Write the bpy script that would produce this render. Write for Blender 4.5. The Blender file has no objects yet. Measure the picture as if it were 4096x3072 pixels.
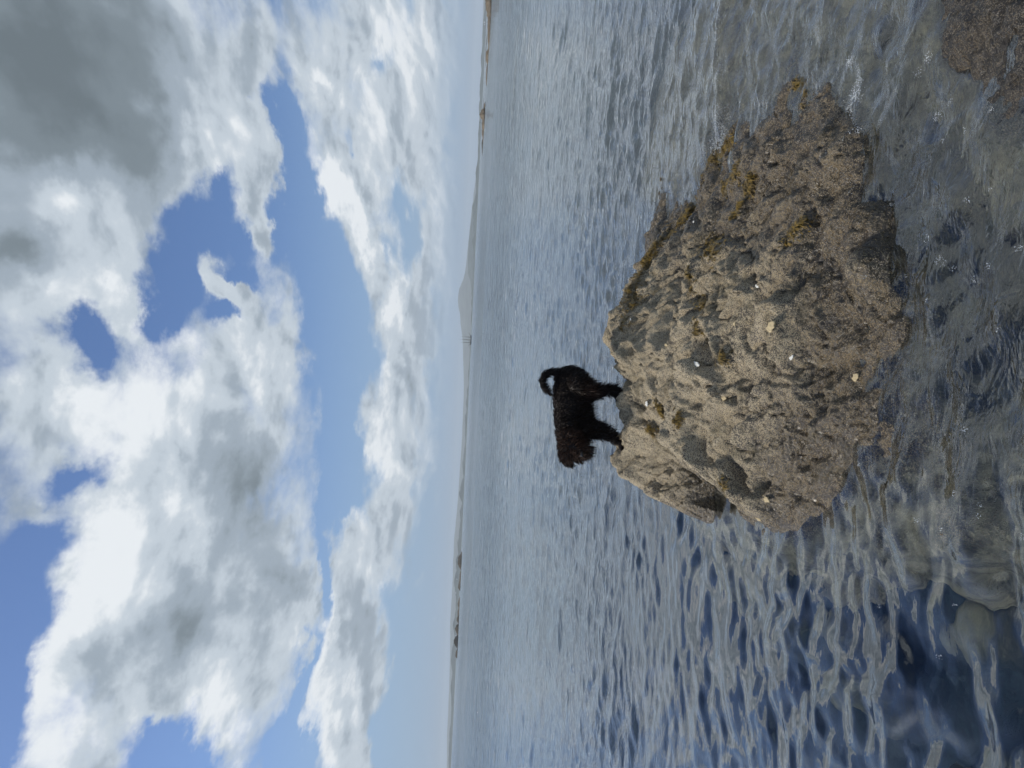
import bpy, bmesh, math, random
import numpy as np
from mathutils import Vector, Matrix

random.seed(7)
RNG = np.random.default_rng(7)
scene = bpy.context.scene
C = scene.collection

# ------------------------------------------------------------------ camera
H = 1.4                       # eye height above the water
F = 2732.0                    # focal length in pixels of the 4096 px photograph
PITCH = math.atan(172.2 / F)
ROLL = math.atan(0.0473)
fwd = Vector((0, math.cos(PITCH), -math.sin(PITCH)))
up0 = Vector((0, math.sin(PITCH), math.cos(PITCH)))
right0 = Vector((1, 0, 0))
right = right0 * math.cos(ROLL) + up0 * math.sin(ROLL)     # upright-photo right
up = up0 * math.cos(ROLL) - right0 * math.sin(ROLL)        # upright-photo up
cam_d = bpy.data.cameras.new('camera')
cam = bpy.data.objects.new('camera', cam_d)
C.objects.link(cam)
# the photograph lies on its side: picture right = world down, picture up = world right
cx, cy, cz = -up, right, -fwd
cam.matrix_world = Matrix(((cx.x, cy.x, cz.x, 0), (cx.y, cy.y, cz.y, 0), (cx.z, cy.z, cz.z, H), (0, 0, 0, 1)))
cam_d.sensor_width = 36
cam_d.lens = 36 * F / 4096
cam_d.clip_start = 0.05
cam_d.clip_end = 60000
scene.camera = cam

def ray(px, py):
    d = fwd + (-up) * ((px - 2048) / F) + right * ((1536 - py) / F)
    return d
def at_z(px, py, z):           # where the ray meets height z
    d = ray(px, py); k = (z - H) / d.z
    return (d.x * k, d.y * k, z)
def at_y(px, py, y):           # where the ray meets distance y
    d = ray(px, py); k = y / d.y
    return (d.x * k, y, H + d.z * k)
OV = 4096 / 2212               # overview pixels

# ------------------------------------------------------------------ light
SUN_EL, SUN_AZ = math.radians(47), math.radians(-84)   # azimuth measured from +Y towards +X
EXPOSURE = 0.0
sd = Vector((math.sin(SUN_AZ) * math.cos(SUN_EL), math.cos(SUN_AZ) * math.cos(SUN_EL), math.sin(SUN_EL)))
sun_d = bpy.data.lights.new('sun', 'SUN')
sun_d.energy = 4.0
sun_d.angle = math.radians(8)
sun_d.color = (1.0, 0.93, 0.82)
sun = bpy.data.objects.new('sun', sun_d)
sun.rotation_euler = sd.to_track_quat('Z', 'Y').to_euler()
sun.location = sd * 50
C.objects.link(sun)
vs = scene.view_settings
vs.view_transform = 'Standard'; vs.look = 'None'; vs.gamma = 1; vs.exposure = EXPOSURE
vs.use_curve_mapping = False

# ------------------------------------------------------------------ node helpers
class NT:
    def __init__(self, nt): self.nt = nt
    def n(self, typ, **kw):
        nd = self.nt.nodes.new(typ)
        for k, v in kw.items(): setattr(nd, k, v)
        return nd
    def l(self, a, b): self.nt.links.new(a, b)
    def put(self, sock, v):
        if hasattr(v, 'is_output') or isinstance(v, bpy.types.NodeSocket): self.l(v, sock)
        else: sock.default_value = v
    def math(self, op, a, b=0.0, c=None, clamp=False):
        nd = self.n('ShaderNodeMath', operation=op, use_clamp=clamp)
        self.put(nd.inputs[0], a); self.put(nd.inputs[1], b)
        if c is not None: self.put(nd.inputs[2], c)
        return nd.outputs[0]
    def vec(self, x, y, z=0.0):
        nd = self.n('ShaderNodeCombineXYZ')
        for i, v in enumerate((x, y, z)): self.put(nd.inputs[i], v)
        return nd.outputs[0]
    def noise(self, v, scale, detail=4, rough=0.55, dist=0.0, dims='3D', typ='FBM', lac=2.0):
        nd = self.n('ShaderNodeTexNoise', noise_dimensions=dims, noise_type=typ)
        if v is not None: self.put(nd.inputs['Vector'], v)
        nd.inputs['Scale'].default_value = scale; nd.inputs['Detail'].default_value = detail
        nd.inputs['Roughness'].default_value = rough; nd.inputs['Distortion'].default_value = dist
        nd.inputs['Lacunarity'].default_value = lac
        return nd.outputs[0]
    def smooth(self, v, a, b, o0=0.0, o1=1.0):
        nd = self.n('ShaderNodeMapRange', interpolation_type='SMOOTHSTEP')
        self.put(nd.inputs[0], v)
        for i, q in enumerate((a, b, o0, o1)): self.put(nd.inputs[i + 1], q)
        return nd.outputs[0]
    def lin(self, v, a, b, o0=0.0, o1=1.0):
        nd = self.n('ShaderNodeMapRange')
        self.put(nd.inputs[0], v)
        for i, q in enumerate((a, b, o0, o1)): self.put(nd.inputs[i + 1], q)
        return nd.outputs[0]
    def mix(self, f, a, b, mode='MIX'):
        nd = self.n('ShaderNodeMix', data_type='RGBA', blend_type=mode)
        self.put(nd.inputs[0], f); self.put(nd.inputs[6], a); self.put(nd.inputs[7], b)
        return nd.outputs[2]
    def vmath(self, op, a, b=(0, 0, 0), s=None):
        nd = self.n('ShaderNodeVectorMath', operation=op)
        self.put(nd.inputs[0], a); self.put(nd.inputs[1], b)
        if s is not None: self.put(nd.inputs[3], s)
        return nd.outputs[0]

# ------------------------------------------------------------------ sky with clouds
# cloud banks and clear openings, given as directions; columns: x, y, rx, ry, tilt(deg), weight
HOLES = [(625,250,30,120,0,.9),(650,450,42,150,0,1.0),(690,600,60,110,0,1.0),(730,740,62,130,0,1.1),
 (738,930,42,150,0,1.0),(732,1100,38,100,0,1.0),(688,1260,20,110,0,.9),(655,1450,18,110,0,.8),(632,1610,26,90,0,.9),
 (455,360,45,75,0,.75),(410,480,66,80,0,.8),(365,590,75,60,0,.95),(320,665,50,45,0,.8),(490,690,60,40,0,.75),(470,470,45,60,0,.7),(545,500,26,70,0,.7),(535,600,22,60,20,.5),(565,205,40,50,0,.5),
 (175,745,60,70,0,1.05),(125,1055,75,40,20,.8),(70,1160,60,60,0,.6),(10,1290,75,110,0,1.0),(10,1450,80,160,0,1.1),(0,1600,45,110,0,1.0),
 (350,1610,60,50,0,.9),(440,1650,60,60,0,.9),(900,1500,60,230,0,1.0),(870,1650,60,160,0,1.0),(810,140,30,40,0,.3),(775,330,20,50,0,.5),(880,480,26,70,0,.4),
 (950,1300,30,420,0,.5)]
CLOUDS = [(150,150,320,330,0,.9),(120,560,170,190,0,.7),(330,200,160,200,0,.6),(300,400,120,120,0,.5),(240,640,90,90,0,.45),
 (505,620,26,95,22,1.35),(602,515,40,68,0,1.3),(555,360,42,110,0,1.1),(540,260,60,90,0,.6),(390,1000,260,270,0,.9),(400,1350,300,260,0,.9),(560,760,110,90,0,.6),
 (745,440,75,95,0,1.0),(800,560,55,60,0,.8),(840,300,90,190,0,.6),(780,60,100,100,0,.4),(865,720,52,150,0,1.0),(840,960,62,170,0,.85),(700,200,50,110,0,.35),
 (830,1150,52,90,0,.7),(770,1280,62,140,0,.8),(760,1480,62,150,0,.9),(740,1640,55,120,0,.8),(120,1500,50,150,0,.35),(215,760,30,60,0,.2),
 (920,180,60,260,0,.7),(930,560,34,160,0,.5),(920,760,22,120,0,.4),(890,1060,22,160,0,.4),(925,1360,10,90,0,.5),(60,900,90,120,0,.5),(40,1090,60,60,0,.3),(940,300,34,420,0,.55),(935,800,30,330,0,.45),(560,150,90,120,0,.5),(450,230,100,90,0,.5)]
BRIGHT = [(700,400,45,60,0,.6),(740,440,50,80,0,.4),(790,530,35,60,0,.4),(780,470,50,60,0,.2),(715,180,25,60,0,.3),(820,340,50,120,0,.2),(830,90,40,90,0,.35),(900,160,50,150,0,.3),(855,680,34,120,0,.45),(430,260,90,130,35,.25),(160,470,60,100,0,.3),(120,620,60,80,0,.3),
 (230,640,80,110,0,.3),(160,900,130,130,0,.2),(260,1000,120,160,0,.35),(330,740,50,100,0,.4),(300,850,90,100,0,.3),(150,1350,70,220,0,.5),(260,1250,120,170,0,.3),
 (440,870,110,100,0,.15),(690,1340,30,130,0,.4),(700,1550,40,130,0,.3),(820,1000,40,120,0,.25),(120,1580,90,90,0,.35),(540,800,80,60,0,.15),(445,1180,30,70,0,.2),(480,1500,60,120,0,.25)]
DARK = [(60,80,240,260,0,.8),(170,260,190,190,0,.5),(330,330,110,120,0,.18),(250,560,120,110,0,.2),(60,540,110,110,0,.55),(330,60,140,150,0,.15),(545,1080,85,120,0,.48),(480,1010,90,100,0,.2),(500,1200,90,140,0,.15),
 (440,1380,70,110,0,.3),(600,1280,60,140,0,.32),(600,520,40,50,0,.22),(460,200,80,120,0,.1),(800,1330,50,120,0,.3),(930,760,40,220,0,.15),(480,840,80,90,0,.15),
 (560,390,30,80,0,.3),(650,980,40,160,0,.12),(300,1420,120,100,0,.15),(60,760,70,110,0,.2),(860,1150,40,90,0,.2),(800,420,30,70,0,.25),(860,330,30,100,0,.15),(505,640,20,60,22,.12)]
def angles(ox, oy):
    d = ray(ox * OV, oy * OV).normalized()
    return math.atan2(d.x, d.y), math.asin(d.z)

def blob_chain(t, vec, lst):
    tot = None
    for (ox, oy, rx, ry, tilt, w) in lst:
        a, e = angles(ox, oy)
        mp = t.n('ShaderNodeMapping', vector_type='TEXTURE')
        t.l(vec, mp.inputs['Vector'])
        k = OV / F * 1.55
        mp.inputs['Location'].default_value = (a, e, 0)
        mp.inputs['Rotation'].default_value = (0, 0, math.radians(tilt) + ROLL)
        mp.inputs['Scale'].default_value = (ry * k * .95, rx * k * .95, 1)
        g = t.n('ShaderNodeTexGradient', gradient_type='QUADRATIC_SPHERE')
        t.l(mp.outputs[0], g.inputs[0])
        tot = t.math('MULTIPLY_ADD', g.outputs['Fac'], w * 1.5, tot if tot is not None else 0.0)
    return tot

world = bpy.data.worlds.new('World')
scene.world = world
world.use_nodes = True
world.node_tree.nodes.clear()
w = NT(world.node_tree)
tc = w.n('ShaderNodeTexCoord')
D = tc.outputs['Generated']
sep = w.n('ShaderNodeSeparateXYZ'); w.l(D, sep.inputs[0])
dx, dy, dz = sep.outputs
az = w.math('ARCTAN2', dx, dy)
el = w.math('ARCSINE', w.math('MINIMUM', w.math('MAXIMUM', dz, -1.0), 1.0))
elp = w.math('ADD', w.math('MAXIMUM', el, 0.0), 0.16)
ang = w.vec(az, el)
# noise coordinates flatten towards the horizon like a real cloud layer seen from below
lay = w.vec(w.math('DIVIDE', az, w.math('POWER', elp, 0.55)), w.math('MULTIPLY', w.math('LOGARITHM', elp, 2.718), 1.15), 0.0)
wv = w.n('ShaderNodeTexNoise'); w.l(lay, wv.inputs['Vector'])
wv.inputs['Scale'].default_value = 3.2; wv.inputs['Detail'].default_value = 8; wv.inputs['Roughness'].default_value = .6
wo = w.vmath('SUBTRACT', wv.outputs['Color'], (.5, .5, .5))
warp = w.vmath('MULTIPLY', wo, (0.24, 0.16, 0.0))
angw = w.vmath('ADD', ang, warp)
dens = w.math('SUBTRACT', blob_chain(w, angw, CLOUDS), blob_chain(w, angw, HOLES))
# keep cloud wherever the blobs are (also beyond the frame: a broken deck overhead)
n_big = w.noise(lay, 2.1, 9, .58, .15)
n_fine = w.noise(w.vmath('ADD', lay, (7.3, 1.7, 0)), 9.0, 9, .62, .3)
dens = w.math('MULTIPLY_ADD', w.math('SUBTRACT', n_big, .5), 1.5, dens)
dens = w.math('MULTIPLY_ADD', w.math('SUBTRACT', n_fine, .5), 1.05, dens)
# outside the photographed part: clear deep blue overhead to the left, broken grey deck to the right
outside = w.smooth(el, .62, .80)
dens = w.math('ADD', dens, w.math('MULTIPLY_ADD', outside, w.smooth(az, -.35, .25, -.75, .28), 0.10))
alpha = w.smooth(dens, -0.16, 0.52)
# the haze layer just above the horizon has no distinct clouds
alpha = w.math('MULTIPLY', alpha, w.smooth(el, 0.008, 0.085))
# shading of the clouds
angs = w.vmath('ADD', ang, w.vmath('MULTIPLY', wo, (0.26, 0.17, 0)))
shade = w.math('SUBTRACT', blob_chain(w, angs, BRIGHT), w.math('MULTIPLY', blob_chain(w, angs, DARK), .80))
n_a = w.noise(lay, 4.5, 10, .55, .25)
n_b = w.noise(w.vmath('ADD', lay, (-0.022, 0.03, 0)), 4.5, 10, .55, .25)
relief = w.math('MULTIPLY', w.math('SUBTRACT', n_a, n_b), w.smooth(shade, -.5, .1, .8, 2.4))
n_c = w.noise(w.vmath('ADD', lay, (3.1, 9.7, 0)), 2.6, 5, .55, .2)
shade = w.math('MULTIPLY_ADD', w.math('SUBTRACT', n_c, .5), .8, shade)
shade = w.math('ADD', w.math('ADD', shade, relief), 0.54)
edge = w.math('SUBTRACT', 1.0, w.smooth(dens, 0.2, 0.9))
shade = w.math('MULTIPLY_ADD', edge, .10, shade)
ramp = w.n('ShaderNodeValToRGB')
cr = ramp.color_ramp
cr.interpolation = 'EASE'
cr.elements[0].position = 0.0; cr.elements[0].color = (.150, .185, .21, 1)
cr.elements[1].position = 1.0; cr.elements[1].color = (.83, .87, .905, 1)
for pos_, c_ in ((.25, (.205, .25, .285, 1)), (.50, (.35, .415, .485, 1)), (.75, (.56, .63, .70, 1))):
    e = cr.elements.new(pos_); e.color = c_
shade = w.math('DIVIDE', w.math('ADD', shade, .38), 1.38)
w.l(shade, ramp.inputs[0])
WS = 0.1
cloud = w.mix(1.0, ramp.outputs[0], (1 / WS, 1 / WS, 1 / WS, 1), 'MULTIPLY')
sky = w.n('ShaderNodeTexSky', sky_type='NISHITA')
sky.sun_disc = False
sky.sun_elevation = SUN_EL
sky.sun_rotation = SUN_AZ
sky.air_density = 1.0; sky.dust_density = 1.6; sky.ozone_density = 2.2; sky.altitude = 0
SKY_TINT = (0.76, 0.93, 1.20, 1)
skyc = w.mix(1.0, sky.outputs[0], SKY_TINT, 'MULTIPLY')
skyc = w.mix(w.smooth(el, .55, 1.0), skyc, w.mix(1.0, skyc, (.36, .42, .48, 1), 'MULTIPLY'))     # the sky deepens towards the zenith
skyc = w.mix(w.smooth(el, 0.32, 0.0, 0.0, .86), skyc, (.305 / WS, .44 / WS, .625 / WS, 1))
out = w.mix(alpha, skyc, cloud)
bg = w.n('ShaderNodeBackground'); bg.inputs['Strength'].default_value = WS
w.l(out, bg.inputs['Color'])
wout = w.n('ShaderNodeOutputWorld'); w.l(bg.outputs[0], wout.inputs['Surface'])
world.cycles.sampling_method = 'MANUAL'
world.cycles.sample_map_resolution = 512
scene.cycles.caustics_refractive = True
scene.cycles.caustics_reflective = True
scene.cycles.max_bounces = 10
scene.cycles.sample_clamp_indirect = 5
scene.cycles.transmission_bounces = 8

# ------------------------------------------------------------------ object helpers
def tag(o, label=None, cat=None, group=None, kind=None):
    if label: o['label'] = label
    if cat: o['category'] = cat
    if group: o['group'] = group
    if kind: o['kind'] = kind
    return o
def link(name, me, mat=None, parent=None):
    o = bpy.data.objects.new(name, me); C.objects.link(o)
    if mat: me.materials.append(mat)
    if parent: o.parent = parent
    return o
def mesh_np(name, V, Fc, smooth=True):
    me = bpy.data.meshes.new(name)
    V = np.asarray(V, dtype=np.float32); Fc = np.asarray(Fc, dtype=np.int32)
    me.vertices.add(len(V)); me.vertices.foreach_set('co', V.ravel())
    k = Fc.shape[1]
    me.loops.add(Fc.size); me.loops.foreach_set('vertex_index', Fc.ravel())
    me.polygons.add(len(Fc)); me.polygons.foreach_set('loop_start', np.arange(0, Fc.size, k, dtype=np.int32))
    me.update(calc_edges=True)
    me.polygons.foreach_set('use_smooth', np.full(len(Fc), smooth))
    me.update()
    return me
def grid_faces(nr, nc):
    i = np.arange(nr - 1)[:, None] * nc + np.arange(nc - 1)[None, :]
    return np.stack([i, i + 1, i + nc + 1, i + nc], -1).reshape(-1, 4)
def new_mat(name):
    m = bpy.data.materials.new(name); m.use_nodes = True
    m.node_tree.nodes.clear()
    t = NT(m.node_tree)
    o = t.n('ShaderNodeOutputMaterial')
    return m, t, o
def plain(name, col, rough=.6, metal=0.0, var=.25, scale=8.0):
    m, t, o = new_mat(name)
    b = t.n('ShaderNodeBsdfPrincipled')
    g = t.n('ShaderNodeNewGeometry')
    n = t.noise(g.outputs['Position'], scale, 5)
    c0 = tuple(c * (1 - var) for c in col) + (1,); c1 = tuple(min(1, c * (1 + var)) for c in col) + (1,)
    t.l(t.mix(n, c0, c1), b.inputs['Base Color'])
    b.inputs['Roughness'].default_value = rough; b.inputs['Metallic'].default_value = metal
    t.l(b.outputs[0], o.inputs[0])
    return m

# vectorised gradient noise
_perm = np.random.default_rng(11).permutation(4096)
def gnoise(x, y, seed=0):
    xi = np.floor(x).astype(np.int64); yi = np.floor(y).astype(np.int64)
    xf = x - xi; yf = y - yi
    def g(ix, iy, fx, fy):
        h = _perm[(_perm[(ix + seed * 131) & 4095] + iy) & 4095]
        a = h * (2 * np.pi / 4096)
        return np.cos(a) * fx + np.sin(a) * fy
    u = xf * xf * xf * (xf * (xf * 6 - 15) + 10); v = yf * yf * yf * (yf * (yf * 6 - 15) + 10)
    a = g(xi, yi, xf, yf); b = g(xi + 1, yi, xf - 1, yf)
    c = g(xi, yi + 1, xf, yf - 1); d = g(xi + 1, yi + 1, xf - 1, yf - 1)
    return (a + (b - a) * u + (c - a + (a - b - c + d) * u) * v) * 1.5
def fbm(x, y, octv=4, seed=0, gain=.5):
    s = np.zeros_like(x); a = 1.0; f = 1.0
    for k in range(octv):
        s += a * gnoise(x * f + k * 17.3, y * f - k * 9.1, seed + k); a *= gain; f *= 2.03
    return s

# ------------------------------------------------------------------ the rock's height field
# control: overview pixel x, y, height above the water
RP = [ # ridge against the sea
 (1425,430,.0),(1400,500,.06),(1372,590,.16),(1350,670,.29),(1322,735,.45),(1338,800,.44),(1346,850,.435),(1346,900,.43),
 (1347,940,.425),(1345,970,.425),(1330,1000,.445),(1352,1035,.40),(1392,1062,.31),(1442,1092,.20),(1492,1114,.10),(1530,1122,.03),
 # body
 (1450,900,.385),(1550,900,.315),(1650,900,.225),(1750,900,.135),(1830,900,.075),(1890,900,.02),(2060,900,-.10),(2120,900,-.20),(2200,900,-.32),
 (1400,780,.44),(1480,780,.39),(1580,780,.31),(1680,780,.23),(1780,780,.12),(1860,780,.05),(2120,780,-.40),
 (1450,650,.33),(1550,650,.30),(1650,650,.25),(1700,650,.225),(1760,650,.14),(1850,650,.085),(1930,650,.02),(2020,650,-.10),(2090,650,-.45),
 (1400,560,.12),(1440,560,.20),(1500,560,.22),(1600,560,.21),(1690,540,.185),(1750,550,.11),(1850,550,.085),(1930,550,.015),(2020,550,-.35),
 (1450,450,.02),(1490,450,.06),(1550,450,.10),(1640,450,.115),(1720,450,.10),(1810,450,.09),(1880,450,.05),(1930,450,-.02),(2040,450,-.45),
 (1530,350,.03),(1600,330,.05),(1680,320,.08),(1760,320,.09),(1830,320,.06),(1870,320,.0),(1960,320,-.35),
 (1500,280,-.07),(1600,230,-.03),(1690,210,.01),(1760,230,.03),(1840,240,.0),(1900,220,-.12),(1450,330,-.08),(1420,380,-.06),
 (1560,100,-.06),(1680,80,-.05),(1780,90,-.09),(1880,90,-.2),(1450,150,-.3),(1350,250,-.8),(1380,380,-.4),
 # left shoulder, gully and left face
 (1400,1000,.36),(1440,1030,.27),(1480,1045,.175),(1530,1070,.075),(1570,1095,.0),(1450,1065,.255),(1500,1090,.15),
 (1460,980,.355),(1520,1000,.315),(1570,1030,.25),(1620,1060,.17),(1670,1090,.085),(1720,1110,.03),(1600,980,.27),(1700,1010,.15),(1780,1060,.045),
 (1850,1000,.0),(1780,1120,-.02),(1640,1130,.0),(1640,1190,-.09),(1760,1190,-.12),(1720,1260,-.3),(1860,1100,-.06),(2170,1080,-.12),
 (2170,1210,-.12),(1900,1230,-.14),(2060,1230,-.10),(1990,1290,-.3),(2150,1290,-.5),(1850,1310,-.7),(1700,1340,-.8),(1600,1260,-.6),(1540,1190,-.35),(2000,1380,-.9),
]
pts = []
RP += [(1620,270,.0),(1720,260,.03),(1790,270,.02),(1650,170,-.035),(1740,150,-.03),(1810,170,-.035),(1880,500,.06),(1950,600,-.03),(1960,720,-.02),(1920,830,-.01),(1960,900,-.03),(2020,980,-.05),(2080,1090,-.06),(2000,1130,-.05),(2030,850,-.06),(1930,1060,-.03)]
RP = RP[:16] + [(a, b, z * (.76 + .12 * min(1, max(0, (z - .3) / .1))) if z > 0 else z) for a, b, z in RP[16:]]
for ox, oy, z in RP:
    p = at_z(ox * OV, oy * OV, max(z, 0)); pts.append((p[0], p[1] - .35 * min(z, 0), z))   # under water the bent ray comes down a little farther on
for ox, oy, z in RP[:16]:                      # the far side falls away under water
    p = at_z(ox * OV, oy * OV, z)
    pts.append((p[0] + (.05 if oy < 700 else 0) - (.12 if oy > 1040 else 0), p[1] + .30, z - .30))
    pts.append((p[0] - (.3 if oy > 1040 else 0), p[1] + .8, -.75))
pts += [(x, y, -.9) for x, y in ((-2.2, 1.2), (-2.4, 3), (-2.2, 5), (0, 6.6), (3.4, 7), (3.6, 5), (-1.2, 6))]
pts += [(1.0, 1.0, -.5), (0, 1.0, -.35), (2.8, 3.4, -.2), (-1.0, .9, -.9)]
P = np.array(pts)
def rbf_fit(P, c=.10, reg=.004):
    r = np.sqrt(((P[:, None, :2] - P[None, :, :2]) ** 2).sum(-1) + c * c)
    A = np.block([[r - reg * np.eye(len(P)), np.ones((len(P), 1))], [np.ones((1, len(P))), np.zeros((1, 1))]])
    return np.linalg.solve(A, np.append(P[:, 2], 0.0))
WR = rbf_fit(P)
def rbf(x, y, P=P, W=WR, c=.10):
    s = np.full_like(x, W[-1])
    for (px, py, _), wt in zip(P, W[:-1]):
        s += wt * np.sqrt((x - px) ** 2 + (y - py) ** 2 + c * c)
    return s
GUL = [at_z(a * OV, b * OV, z) for a, b, z in ((1445,1000,.30),(1478,1030,.20),(1520,1062,.12),(1555,1085,.05),(1590,1105,-.02))]
LEDGE = [at_z(a * OV, b * OV, z) for a, b, z in ((1440,965,.34),(1500,995,.28),(1560,1030,.20),(1625,1075,.12),(1700,1110,.04))]
def seg_dist(x, y, pl):
    best = np.full_like(x, 9.0)
    for a, b in zip(pl[:-1], pl[1:]):
        ax, ay, bx, by = a[0], a[1], b[0], b[1]
        t_ = np.clip(((x - ax) * (bx - ax) + (y - ay) * (by - ay)) / ((bx - ax) ** 2 + (by - ay) ** 2), 0, 1)
        best = np.minimum(best, np.hypot(x - ax - t_ * (bx - ax), y - ay - t_ * (by - ay)))
    return best
def rock_z(x, y, fine=True):
    x = np.asarray(x, float); y = np.asarray(y, float)
    wx = x + .10 * fbm(x * 1.7, y * 1.7, 3, 3); wy = y + .10 * fbm(x * 1.7 + 9, y * 1.7, 3, 5)
    z = rbf(x, y)
    dry = np.clip(z / .24 + .42, .20, 1) + .38 * np.clip((-z - .05) / .1, 0, 1)
    gd = seg_dist(wx, wy, GUL); ld = seg_dist(wx, wy, LEDGE)
    z += .10 * np.exp(-(ld / .09) ** 2) - .38 * np.exp(-(gd / .10) ** 2)
    hx, hy, _ = at_z(1320 * OV, 735 * OV, .45)
    z += .05 * np.exp(-((x - hx) ** 2 + (y - hy) ** 2) / .07 ** 2)
    z += dry * (.019 * np.tanh(8 * fbm(wx * 2.1 + 4, wy * 3.0 + 2, 3, 131)) + .012 * np.tanh(8 * fbm(wx * 5.5, wy * 8 + 2, 2, 141)))
    z += dry * (.034 * fbm(wx * 2.6, wy * 2.6, 2, 21) + .028 * (1 - 2.2 * np.abs(fbm(wx * 4.2, wy * 4.2, 2, 31))) - .014)
    if fine:
        z += dry * (.012 * np.tanh(5 * fbm(wx * 9 + 2, wy * 13, 3, 44)) + .016 * fbm(wx * 11, wy * 11, 3, 41) + .006 * fbm(x * 42, y * 42, 3, 51, .6))
        pit = fbm(wx * 7.5 + 3, wy * 7.5, 2, 61)
        z -= dry * .035 * np.clip(pit - .52, 0, 1) * 2
        cr = np.abs(fbm(wx * 2.3 + 5, wy * 3.2, 3, 71))
        z -= dry * .040 * np.clip(1 - cr / .035, 0, 1)
        c2 = np.abs(fbm(wx * 4.8 + 1, wy * 2.6 + 8, 3, 76))
        z -= dry * .022 * np.clip(1 - c2 / .03, 0, 1)
    if PADS is not None:
        for px_, py_, dz0 in PADS: z += dz0 * np.exp(-((x - px_) ** 2 + (y - py_) ** 2) / .05 ** 2)
    return z
PADS = None
_pads = []
for X_, Y_, dep_ in ((1298, 600, .055), (1298, 640, -.06), (1293, 1215, .065), (1293, 1150, -.04)):     # where the dog's paws press on the rock
    px_, py_, pz_ = at_y(2080 + X_ / 3.19, 1400 + Y_ / 3.19, 4.28); py_ -= dep_
    _pads.append((px_, py_, float(pz_ - rock_z(np.array([px_]), np.array([py_]))[0])))
PADS = _pads


# ------------------------------------------------------------------ water height
wr = np.random.default_rng(5)
WAVES = []
for k in range(90):
    lam = .10 * (9.0 ** (wr.random() ** 1.25))          # 0.10 .. 0.9 m
    th = math.radians(wr.normal(0, 37) + 5)
    slope = .027 * (lam / .3) ** -.60
    WAVES.append((lam, th, slope * lam / (2 * math.pi), wr.random() * 6.283))
for k in range(26):
    lam = 1.6 * (5.0 ** wr.random())
    th = math.radians(wr.normal(0, 26) - 4)
    WAVES.append((lam, th, .006 * lam / (2 * math.pi), wr.random() * 6.283))
LIP = [at_z(ox * OV, oy * OV, 0) for ox, oy in ((1566, -60), (1572, 60), (1568, 160), (1570, 250), (1556, 330))]
def water_z(x, y, spacing=.01):
    x = np.asarray(x, float); y = np.asarray(y, float)
    z = np.zeros_like(x)
    wx = x + .10 * gnoise(x * 1.1, y * 1.1, 81) + .03 * gnoise(x * 4, y * 4, 83); wy = y + .10 * gnoise(x * 1.1 + 7, y * 1.1, 82) + .03 * gnoise(x * 4, y * 4 + 3, 84)
    r = np.hypot(x, y)
    amp = .85 + .15 * np.clip((r - 2) / 6, 0, 1)
    left = np.clip((x + .1) / .5, 0, 1)
    shortgain = .75 + .45 * np.maximum(np.clip((r - 4.2) / 3.5, 0, 1), left)     # calm lee on the left foreground
    for lam, th, a, ph in WAVES:
        k = 2 * math.pi / lam
        fade = np.clip(lam / (3.0 * spacing) - 1, 0, 1)
        g = shortgain if lam < .30 else 1.0
        q = np.sin(k * (wx * math.sin(th) + wy * math.cos(th)) + ph)
        z += a * fade * g * amp * q
    # round glassy facets close in on the left
    nearl = np.clip((-x + .1) / .5, 0, 1) * np.clip((4.6 - r) / 1.5, 0, 1)
    z += nearl * .017 * (gnoise(wx * 4.2, wy * 5.6, 201) + .55 * gnoise(wx * 8.5 + 2, wy * 11, 203) + .16 * gnoise(wx * 19, wy * 24, 205))
    z *= .85 + .45 * gnoise(x * .9 + 3, y * .9, 87) * (1 - .8 * nearl) + .30 * gnoise(x * .28, y * .28 + 5, 88)      # gusty and slack patches
    # water pushed up over the right shoulder of the rock
    z += .020 * np.exp(-(((x - 1.5) / .7) ** 2 + ((y - 3.6) / .9) ** 2))
    # small breaking lip: higher behind, lower in front
    lx = np.array([p[0] for p in LIP]); ly = np.array([p[1] for p in LIP])
    o = np.argsort(lx); yl = np.interp(x, lx[o], ly[o])
    dd = y - yl + .03 * gnoise(x * 6, y * 0 + 2.2, 85)
    gate = 1 / (1 + np.exp(-(x - lx.min()) / .05))
    z += gate * .035 * (1 / (1 + np.exp(-dd / .015))) * np.exp(-np.clip(dd, 0, 9) / .5)
    return z

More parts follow.
